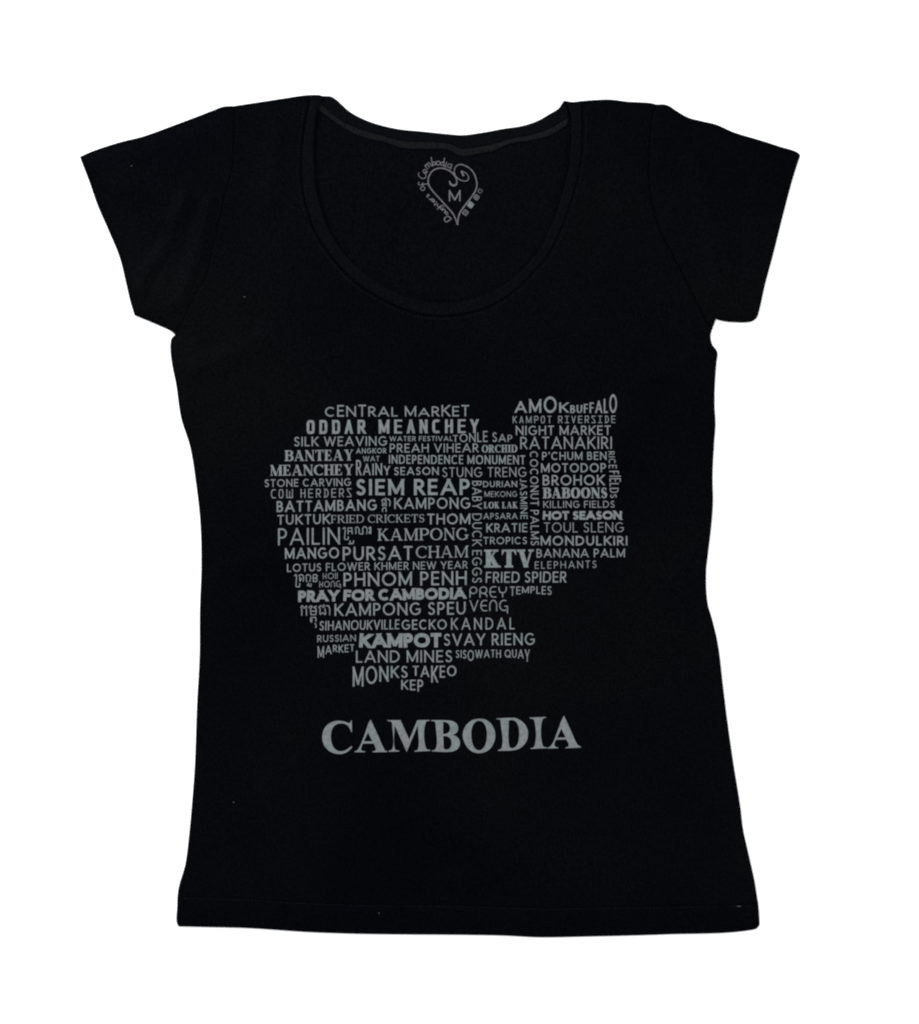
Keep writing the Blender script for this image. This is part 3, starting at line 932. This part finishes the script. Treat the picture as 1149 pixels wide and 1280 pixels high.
#        text, x0, x1, top, bottom, style, stroke width / cap height
WORDS = [
    ('CENTRAL MARKET', 406.6, 586.5, [508.8, 506.4, 507.7, 506, 508.1, 508.4, 509, 507.7, 510.3, 508.1, 506.3, 507.7, 506.3], [520.9, 520.4], 'sans', .155),
    ('ODDAR MEANCHEY', 383.6, 598.1, [525.2, 524.1], [542.6, 541.2], 'block', .215),
    ('SILK WEAVING', 367.9, 483.9, [546.1, 545.3], [558, 557.1], 'sans', .15),
    ('BANTEAY', 356.2, 441.8, [563, 562], [576.4, 575.6], 'serif', .235),
    ('ANGKOR', 445.4, 482.9, [560.5, 560.1], [567, 566.6], 'sans', .19),
    ('WAT', 454, 474.4, [570.2, 570], [576.7, 576.5], 'sans', .17),
    ('MEANCHEY', 337.7, 441.8, [581.3, 580.4], [594.7, 593.8], 'serif', .235),
    ('RAINY', 445.3, 487.8, [575, 579.6, 579.6, 579, 582.2], [594.2, 593.8], 'sans', .13),
    ('WATER FESTIVAL', 487, 566, [545.4, 545.1], [551.4, 551.2], 'sans', .18),
    ('TONLE SAP', 566.2, 640.4, [544, 542.2, 541.5, 540.6, 538.7, 540.4, 542.6, 543.6], [552.6, 552.4], 'sans', .14),
    ('PREAH VIHEAR', 487.4, 598.1, [554.6, 554.3], [565.7, 565.4], 'sans', .15),
    ('ORCHID', 602.3, 646.7, [556.2, 556], [565.7, 565.5], 'serif', .22),
    ('INDEPENDENCE MONUMENT', 486.3, 656.5, [568.7, 569.3], [579.6, 580.5], 'cond', .155),
    ('AMOK', 643.6, 710.4, [501.8, 499, 495.6, 503.2], [516, 516, 516.3, 515.8], 'sans', .175),
    ('BUFFALO', 712.9, 771.1, [506.7, 506.3, 505, 503.2, 500.9, 498.6, 492.8], [516.4, 516.3], 'sans', .15),
    ('KAMPOT RIVERSIDE', 641.1, 769.3, [520.1, 519.7], [529.1, 528.8], 'tech', .125),
    ('NIGHT MARKET', 644.9, 763.3, [532.3, 531.9], [544, 543.7], 'sans', .155),
    ('RATANAKIRI', 650.5, 764.8, [546.1, 545.8], [561.4, 561.1], 'sans', .125),
    ("P'CHUM BEN", 677.8, 758.1, [565, 564.7], [575.1, 574.8], 'sans', .16),
    ('MOTODOP', 676.4, 757.4, [579.2, 579], [590.6, 590.4], 'sans', .165),
    ('STONE CARVING', 331.1, 438.9, [599.3, 597.8], [608.9, 607.3], 'sans', .16),
    ('COW HERDERS', 339, 439.6, [611.8, 610.4], [622.9, 621.4], 'tech', .115),
    ('BATTAMBANG', 346, 471.1, [626.5, 624.2], [640.1, 637.9], 'sans', .175),
    ('TUKTUK', 347, 412.6, [643.8, 642.3], [655.9, 655], 'sans', .16),
    ('FRIED CRICKETS', 414, 530.8, [643.9, 642.8], [653.9, 652.8], 'serifl', .135),
    ('THOM', 534.3, 587.9, [642.2, 641.8], [655.5, 655.2], 'sans', .165),
    ('PAILIN', 347.8, 425, [660.5, 659.3], [681.6, 680.3], 'sans', .115),
    ('KAMPONG', 472.1, 585.8, [660.9, 659.8], [675.8, 674.9], 'serifl', .16),
    ('SIEM REAP', 445.3, 587.2, [599, 598.5], [619.2, 618.6], 'sans', .20),
    ('SEASON', 492.8, 548.5, [584, 583.7], [594, 593.7], 'sans', .17),
    ('STUNG TRENG', 553.1, 657.9, [584.3, 584], [596.4, 596.1], 'sans', .115),
    ('DURIAN', 604, 646.4, [601.4, 601.2], [609, 608.8], 'sans', .18),
    ('MEKONG', 605.8, 646.4, [614.2, 614], [621.2, 621], 'sans', .14),
    ('LOK LAK', 604.9, 647.4, [627.5, 627.3], [635.5, 635.3], 'serif', .23),
    ('KAMPONG', 493, 587.9, [622.3, 621.8], [636.2, 635.8], 'sans', .155),
    ('APSARA', 604.4, 647, [641.4, 641.2], [649, 648.8], 'sans', .15),
    ('KRATIE', 608.1, 659.2, [654.3, 654], [665.4, 665.1], 'sans', .16),
    ('TROPICS', 604.4, 658.8, [671.3, 671.1], [680.3, 680.1], 'sans', .16),
    ('BROHOK', 678.5, 755.6, [593.8, 593.5], [606.8, 606.5], 'sans', .165),
    ('BABOONS', 678.7, 759.5, [609.6, 609.4], [622.9, 622.7], 'serif', .27),
    ('KILLING FIELDS', 679.2, 768.3, [626.1, 625.9], [634.9, 634.6], 'sans', .145),
    ('HOT SEASON', 678.7, 777.2, [639, 638.6], [649.8, 649.4], 'heavy', .265),
    ('TOUL SLENG', 679.9, 779.7, [653.2, 652.9], [665.6, 665.2], 'sans', .105),
    ('MONDULKIRI', 676, 784.2, [669.8, 670], [681.9, 681.7], 'sans', .185),
    ('MANGO', 356.5, 424, [685.2, 684], [698.5, 697.9], 'sans', .17),
    ('PURSAT', 428.6, 515.9, [683.6, 682.4], [700.7, 699.9], 'sans', .155),
    ('CHAM', 520, 585.8, [682.6, 682], [697.5, 696.6], 'serifl', .145),
    ('LOTUS FLOWER', 359, 462.3, [704.9, 702.8], [714.9, 712.7], 'sans', .155),
    ('KHMER', 468.3, 510.9, [703, 702.4], [712.6, 712.2], 'sans', .15),
    ('NEW YEAR', 516.5, 584.5, [702.1, 701.2], [712, 710.5], 'sans', .145),
    ('HOII', 403.8, 422.2, [716.4, 715.9], [724, 723.4], 'art', .13),
    ('HONG', 399.4, 426.1, [726.5, 725.8], [734.3, 733.6], 'art', .13),
    ('PHNOM PENH', 429.6, 583.5, [716, 713.6], [733.1, 731], 'sans', .155),
    ('PRAY FOR CAMBODIA', 372.9, 582.4, [738.4, 734.2], [752.6, 748.6], 'heavy', .265),
    ('KAMPONG SPEU', 418.4, 582.1, [754.5, 752.1], [770, 768], 'sans', .145),
    ('PREY', 587, 633.6, [733.2, 732.6], [747.1, 746.6], 'art', .105),
    ('VENG', 587.2, 635, [750.2, 749.6], [764.2, 763.6], 'art', .105),
    ('TEMPLES', 637.7, 689.6, [733.1, 732.7], [744.7, 743, 741.4, 741.6, 742.2, 743, 743.6], 'sans', .15),
    ('KTV', 605.3, 667.3, [687.1, 686.8], [709.4, 709.2], 'slab', .27),
    ('BANANA PALM', 670.8, 781.1, [686.2, 685.8], [696.9, 696.5], 'sans', .155),
    ('ELEPHANTS', 668.6, 745.6, [701.9, 700.6], [711, 709.8], 'mono', .125),
    ('FRIED SPIDER', 607.4, 708, [714.8, 714.4], [728.4, 728], 'hand', .145),
    ('SIHANOUKVILLE', 399.7, 499.3, [776.3, 774.2], [788, 786.4], 'hand', .14),
    ('GECKO', 502.3, 558.5, [774.6, 774.2], [787.1, 786.7], 'sans', .155),
    ('KANDAL', 564, 643.4, [772.4, 772], [787.1, 786.5], 'wide', .125),
    ('RUSSIAN', 396.9, 445, [794, 793.2], [802.7, 801.3], 'sans', .145),
    ('MARKET', 397.3, 443.1, [807.7, 806.7, 806, 806, 805.6, 805.3], [822, 817.6, 814.9, 815.8, 815.3, 814], 'sans', .15),
    ('KAMPOT', 449.4, 551.8, [792, 791.2], [809.6, 809], 'heavy', .265),
    ('SVAY RIENG', 555, 668.5, [792.2, 791.2], [807.1, 806.1], 'sans', .145),
    ('LAND MINES', 445.2, 565.4, [813.2, 812.7], [828.2, 827.6], 'sans', .14),
    ('SISOWATH QUAY', 569.9, 662.1, [812.6, 812.5, 812.5, 812.4, 812.3, 812.2, 812.1, 812, 812, 811.9, 811.8, 811.6], [822.1, 822.1, 823.2, 825.9, 822.5, 822, 821.4, 822.1, 821.8, 822, 823, 827], 'sans', .13),
    ('MONKS', 441.2, 509.7, [833.2, 832.4, 832.5, 832.3, 832.3], [858, 854.8, 851.8, 847.2, 847.2], 'sans', .13),
    ('TAKEO', 516, 570.6, [832.3, 832.2, 832.1, 832, 831.9], [844.4, 846.2, 853, 846.9, 845.1], 'sans', .145),
    ('KEP', 501.8, 529.1, [849.9, 849.6, 849.4], [861.9, 862.7, 864.2], 'sans', .15),
]
# words that read downwards: (text, y0, y1, x of the letter tops (right), x of the baseline (left), style, weight)
DOWN = [
    ('RICE', 564.2, 585.6, [768, 768.6, 769.5, 770.9], [760.6, 761], 'sans', .145),
    ('FIELDS', 588.6, 622.5, [773.6, 776, 776, 773.5, 773.2, 771], [761.6, 761.8, 761.9, 762, 762.2, 762.8], 'sans', .13),
    ('COCONUT', 564.2, 632.2, [672.3, 673.6], [662.3, 663.2], 'sans', .15),
    ('PALMS', 637.5, 681.8, [673.6, 673.9], [663.2, 663.5], 'sans', .145),
    ('JASMINE', 598.1, 648.9, [658.8, 659.5], [649.9, 650.7], 'sans', .15),
    ('BABY', 601.2, 636.4, [602.2, 602.4], [590.4, 590.4], 'sans', .125),
    ('DUCK', 642, 682.3, [602.2, 602.4], [590.4, 590.4], 'sans', .125),
    ('EGGS', 687.8, 728.5, [602.2, 602.4], [590.4, 590.4], 'sans', .125),
]
seen = {}
for t, x0, x1, tp, bt, sty, wt in WORDS:
    lab = 'printed words ' + t if ' ' in t else 'printed word ' + t
    if t == 'KAMPONG':
        lab += ' in serif letters' if sty == 'serifl' else ' in plain letters'
    if t in ('MARKET', 'SEASON', 'CAMBODIA', 'MEANCHEY'):
        lab += ' standing on its own line'
    print_mesh('printed_word', word_polys(t, x0, x1, tp, bt, sty, wt), Z, 0.00025, M_ink, front, lab)
for t, y0, y1, tp, bt, sty, wt in DOWN:
    print_mesh('printed_word', word_polys(t, y0, y1, tp, bt, sty, wt, True), Z, 0.00025, M_ink, front, 'printed word ' + t + ' reading downwards')

# the big title under the map: bold roman capitals drawn outline by outline, holes separate
T1, T2, T3, T4 = (398, 892, 12.767), (480, 892, 11.49), (572, 890, 12.223), (655, 888, 14.922)
TITLE = [
    (T1, [(525, 105), (535, 105), (538, 290), (525, 290), (505, 240), (470, 190), (420, 162), (370, 155), (300, 165), (245, 205), (210, 280), (200, 370), (212, 460), (240, 530),
          (290, 580), (350, 600), (410, 592), (460, 570), (500, 540), (535, 515), (541, 535), (500, 580), (440, 620), (380, 640), (330, 643), (250, 630), (170, 590), (110, 530),
          (75, 450), (65, 380), (75, 300), (110, 220), (170, 160), (250, 122), (330, 112), (400, 120), (460, 140), (490, 152), (510, 140)], []),
    (T1, [(838, 95), (950, 340), (1050, 560), (1070, 588), (1098, 599), (1098, 611), (865, 613), (865, 601), (905, 592), (920, 575), (915, 545), (885, 475), (712, 475), (690, 530),
          (682, 570), (700, 592), (748, 600), (748, 613), (580, 613), (580, 601), (620, 585), (645, 555), (740, 332), (825, 110)], [[(793, 300), (865, 440), (728, 440)]]),
    (T2, [(50, 92), (238, 92), (365, 370), (480, 92), (655, 90), (655, 102), (615, 110), (600, 130), (605, 495), (620, 515), (668, 520), (668, 533), (440, 545), (440, 533), (480, 522),
          (492, 500), (488, 165), (328, 547), (155, 165), (155, 490), (170, 520), (220, 530), (220, 542), (68, 546), (68, 533), (110, 522), (128, 490), (118, 130), (100, 112), (52, 104)], []),
    (T2, [(680, 92), (900, 95), (980, 105), (1040, 140), (1065, 200), (1055, 255), (1020, 290), (985, 303), (1040, 325), (1080, 370), (1092, 420), (1080, 475), (1040, 520), (980, 542),
          (690, 541), (690, 529), (730, 518), (748, 495), (742, 130), (725, 112), (682, 104)],
     [[(850, 115), (900, 125), (940, 160), (950, 210), (935, 260), (895, 288), (850, 290)], [(852, 320), (910, 325), (955, 360), (972, 410), (965, 465), (935, 505), (890, 518), (858, 500)]]),
    (T3, [(328, 100), (420, 112), (500, 165), (555, 250), (577, 350), (560, 450), (505, 550), (420, 610), (330, 627), (240, 610), (160, 550), (105, 460), (80, 360), (95, 270), (150, 180), (230, 120)],
     [[(325, 130), (375, 145), (420, 195), (445, 270), (450, 360), (440, 450), (410, 530), (365, 575), (325, 585), (280, 565), (240, 510), (215, 420), (210, 330), (220, 240), (255, 170), (290, 140)]]),
    (T3, [(595, 97), (780, 88), (880, 90), (960, 125), (1030, 190), (1070, 270), (1075, 360), (1050, 450), (990, 525), (910, 570), (830, 585), (620, 591), (620, 578), (660, 565), (675, 545),
          (658, 130), (640, 112), (597, 109)],
     [[(782, 125), (840, 122), (890, 145), (925, 200), (942, 290), (940, 390), (920, 480), (880, 535), (830, 550), (800, 540), (788, 510)]]),
    (T4, [(105, 132), (410, 120), (412, 133), (365, 148), (348, 170), (350, 650), (368, 678), (430, 688), (430, 703), (122, 715), (122, 703), (175, 690), (195, 665), (192, 190), (175, 160), (108, 148)], []),
    (T4, [(748, 98), (860, 345), (975, 600), (1000, 640), (1062, 676), (1062, 690), (775, 704), (775, 691), (825, 675), (835, 650), (820, 590), (790, 540), (598, 545), (570, 610), (568, 650),
          (590, 680), (640, 690), (640, 703), (440, 709), (440, 696), (490, 670), (530, 620), (620, 405), (735, 115)], [[(695, 335), (778, 505), (620, 505)]]),
]


def outline(p, t):
    q = [(t[0] + x / t[2], t[1] + y / t[2]) for x, y in p]
    r = corner(q + [q[0]], 0.7, 42)
    return r[:-1]


print_mesh('printed_title', [outline(p, t) for t, p, h in TITLE], Z, 0.00025, M_ink, front, 'large printed title CAMBODIA in bold serif letters',
           holes=[outline(p, t) for t, _, h in TITLE for p in h])


def strokes(paths, hw, ox, oy, sc, smooth=True):
    out = []
    for p in paths:
        q = [(ox + x / sc, oy + y / sc) for x, y in p]
        r = cr(q, 0.7) if smooth and len(q) > 2 else resample(q, 0.8)
        out += ribbon(r, [hw] * len(r))
    return out


def ring(cx, cy, r, n=14):
    return [(cx + r * math.cos(2 * math.pi * i / n), cy + r * math.sin(2 * math.pi * i / n)) for i in range(n + 1)]


KHMER = [
    (470, 618, 44.2, .62, [[(310, 370), (420, 260), (520, 330), (545, 180)], [(370, 370), (380, 640), (460, 560), (560, 640), (555, 330)], [(440, 540), (520, 440)],
                           [(600, 280), (710, 270), (770, 350), (765, 650)], [(365, 970), (385, 780), (470, 730), (550, 780), (560, 970)]]),
    (425, 654, 25.53, .62, [[(95, 185), (150, 140), (150, 500)], [(150, 510), (255, 515), (270, 420)], [(265, 350), (268, 270), (385, 270), (395, 350)], [(250, 155), (400, 150)],
                            [(262, 150), (262, 280)], [(380, 150), (395, 350)], [(500, 340), (520, 280), (500, 160), (540, 120), (600, 170), (620, 330)], [(620, 340), (740, 340)],
                            [(740, 340), (735, 160), (790, 110), (860, 160), (855, 350)], [(985, 115), (930, 160), (980, 220), (925, 300), (980, 335)], [(988, 115), (985, 345)],
                            [(320, 550), (340, 640), (420, 640), (440, 550)], [(270, 655), (410, 655)]]),
    (364, 712, 17.4, .64, [[(72, 140), (105, 110), (108, 360)], [(105, 368), (180, 370), (190, 290)], [(165, 135), (215, 110), (265, 135), (265, 260)], [(190, 150), (195, 250), (230, 180)],
                           [(320, 140), (370, 110), (420, 135), (410, 270)], [(330, 150), (335, 240), (355, 270)], [(480, 115), (545, 110), (570, 145), (530, 180), (485, 190)],
                           [(485, 190), (550, 195), (572, 225), (545, 255), (480, 255)], [(482, 115), (482, 255)], [(355, 360), (380, 300), (400, 360), (430, 360), (435, 300)]]),
    (372, 750, 23.94, .64, [[(95, 230), (150, 170), (205, 245), (265, 180), (292, 230)], [(130, 465), (130, 240)], [(272, 465), (268, 250)], [(345, 240), (390, 175), (440, 200), (400, 250), (405, 430)],
                            [(400, 440), (550, 440)], [(550, 445), (548, 250), (490, 220), (580, 180)], [(410, 330), (550, 330)], [(635, 240), (690, 170), (800, 230)],
                            [(680, 230), (685, 430), (750, 380), (830, 430), (822, 250)], [(765, 140), (835, 195)], [(860, 180), (920, 170), (960, 250), (965, 455)],
                            [(420, 670), (395, 600), (410, 520), (470, 520), (540, 520), (555, 650)], [(440, 560), (420, 660)], [(510, 690), (550, 730), (550, 830)]]),
]
for ox, oy, sc, hw, paths in KHMER:
    print_mesh('printed_word', strokes(paths, hw, ox, oy, sc), Z, 0.00025, M_ink, front, 'printed Khmer word in thin strokes')

# ------------------------------------------------------------------ the size print inside the back of the neck
ZB = zback
heart_l = [(595, 435), (603, 468), (640, 490), (672, 478), (682, 440), (660, 382), (615, 330), (545, 292), (470, 282), (400, 307), (355, 362), (337, 430), (346, 487), (395, 560),
           (470, 642), (560, 742), (630, 822), (665, 890), (690, 962)]
heart_r = [(690, 962), (695, 900), (715, 825), (770, 740), (840, 650), (900, 560), (922, 490), (908, 400), (870, 320), (800, 262), (720, 238), (675, 258), (650, 310), (662, 370),
           (708, 415), (770, 437), (812, 428), (822, 395), (795, 345), (745, 320)]
hp = []
for path in (heart_l, heart_r):
    q = cr([(500 + x / 9.575, 180 + y / 9.575) for x, y in path], 1.0)
    n = len(q)
    hws = [.74 if path is heart_l else .68 for _ in q]
    if path is heart_l:
        for i in range(n):
            hws[i] = 1.2 if 3 < i < 14 else hws[i]
    else:
        for i in range(n):
            hws[i] = max(.55, .9 - .4 * i / n)
    hp += ribbon(q, hws)
hp += strokes([[(735, 315), (748, 345), (762, 378)]], 1.1, 500, 180, 9.575)
print_mesh('printed_heart', hp, ZB, 0.0003, M_label, back, 'hand-drawn open heart outline with curled ends')
print_mesh('printed_size_letter', word_polys('M', 561.2, 575.8, 237.0, 251.0, 'sans', .14), ZB, 0.0003, M_label, back, 'printed size letter M inside the heart')
A7, A8 = (520, 190, 22.98), (520, 235, 12.77)
lt = []
for paths in ([[(95, 570), (68, 625), (110, 700), (200, 745), (270, 720), (290, 660), (262, 605)], ring(250, 532, 45), [(225, 590), (290, 585), (335, 540)],
               [(250, 372), (345, 485)], [(275, 395), (290, 335), (335, 350), (395, 435)], [(310, 350), (345, 290), (390, 310), (445, 390)], [(438, 130), (455, 260), (485, 400)], ring(522, 310, 46),
               ring(640, 300, 56), ring(757, 322, 48), [(820, 150), (805, 260), (800, 395)], [(888, 270), (862, 340), (838, 405)], [(815, 398), (880, 422)], ring(967, 380, 55), [(1032, 335), (990, 490)],
               [(100, 840), (65, 885), (90, 925), (200, 912), (345, 900)], [(195, 865), (200, 955)], ring(195, 1030, 58)],):
    lt += strokes(paths, .52, *A7)
# "Daughters": capital D drawn, the rest small letters along the left flank of the heart, tops outwards
lt += strokes([[(570, 482), (480, 532), (452, 492), (500, 442), (568, 480)]], .62, *A8)
LOW = {'a': [ring(.4, .5, .4, 10), [(.85, 1), (.85, 0)]], 'u': [[(0, 1), (.05, .3), (.4, 0), (.8, .3)], [(.85, 1), (.85, 0)]],
       'g': [ring(.4, .5, .4, 10), [(.85, 1), (.85, -.4), (.4, -.75), (0, -.5)]], 'h': [[(0, 1.9), (0, 0)], [(0, .6), (.4, 1), (.8, .6), (.8, 0)]],
       't': [[(.35, 1.6), (.35, .2), (.7, 0)], [(0, 1), (.75, 1)]], 'e': [[(0, .5), (.8, .55), (.5, 1), (.05, .7), (.1, .15), (.5, 0), (.85, .2)]],
       'r': [[(0, 1), (0, 0)], [(0, .55), (.3, .95), (.65, .95)]], 's': [[(.7, .9), (.3, 1), (.1, .75), (.6, .4), (.6, .05), (0, .08)]]}
p0, p1 = np.array((522, 394.)), np.array((178, 74.))
du = (p1 - p0) / np.linalg.norm(p1 - p0)
dn = np.array((-du[1], du[0]))
if dn[1] < 0:
    dn = -dn                                    # outwards: down and to the left of the heart
adv = np.linalg.norm(p1 - p0) / 8
for i, c in enumerate('aughters'):
    o0 = p0 + du * adv * i
    for path in LOW[c]:
        q = [tuple(o0 + du * (x * adv * .95) + dn * (y * 44)) for x, y in path]
        lt += strokes([q], .5, *A8)
print_mesh('printed_lettering', lt, ZB, 0.0003, M_label, back, 'tiny hand lettering curving round the heart')


def square(cx, cy, s_, ang):
    a = math.radians(ang)
    return [(cx + s_ * math.cos(a + k * math.pi / 2), cy + s_ * math.sin(a + k * math.pi / 2)) for k in range(5)]


for cx, cy, s_, fill, mat in ((790, 385, 48, 'x', M_label), (873, 260, 52, 'f', M_ink), (967, 138, 46, 'x', M_label), (1025, 40, 38, 'o', M_care)):
    sq = square(cx, cy, s_, -8)
    pl = strokes([sq], .62, *A8, smooth=False)
    if fill == 'x':
        pl += strokes([[(cx - 20, cy - 6), (cx + 18, cy + 10)], [(cx - 4, cy + 16), (cx + 8, cy - 20)]], .5, *A8)
    if fill == 'f':
        pl += [[(520 + x / 12.77, 235 + y / 12.77) for x, y in square(cx, cy, s_ * .7, -8)[:4]]]
    print_mesh('printed_care_symbol', pl, ZB, 0.0003, mat, back)

# ------------------------------------------------------------------ lint on the cloth
LINT = [('pale lint speck on the left sleeve of the black shirt', 164.8, 207.6, 2.6, 25), ('pale lint speck on the chest below the left armhole seam', 306, 371.3, 2.8, 0),
        ('pale lint speck on the lower left of the black shirt', 292.5, 1002.5, 2.4, 10), ('round lint speck near the bottom hem left of the middle', 474, 1141.2, 2.4, 70),
        ('short pale thread end at the right end of the hem', 923.5, 1132.6, 6.0, 2)]
for lab, x, y, ln, ang in LINT:
    a = math.radians(ang)
    verts, faces = [], []
    z0 = float(Z([(x, y)])[0]) + 0.0005
    n, m = 8, 6
    for i in range(n + 1):
        t = i / n - .5
        px = x + math.cos(a) * t * ln
        py = y - math.sin(a) * t * ln + math.sin(t * 7) * .25
        r = .5 * math.sqrt(max(0.02, 1 - (2 * t)**2))
        for k in range(m):
            f = 2 * math.pi * k / m
            verts.append(((px - math.sin(a) * r * math.cos(f) - CX) * S, (CY - py + math.cos(a) * r * math.cos(f)) * S, z0 + r * S * math.sin(f)))
    for i in range(n):
        for k in range(m):
            faces.append((i * m + k, i * m + (k + 1) % m, (i + 1) * m + (k + 1) % m, (i + 1) * m + k))
    faces += [tuple(range(m)), tuple(n * m + k for k in reversed(range(m)))]
    o = link_mesh('lint_speck', verts, faces, M_lint, None)
    o['label'] = lab
    o['category'] = 'lint'
    o['group'] = 'lint specks on the shirt'
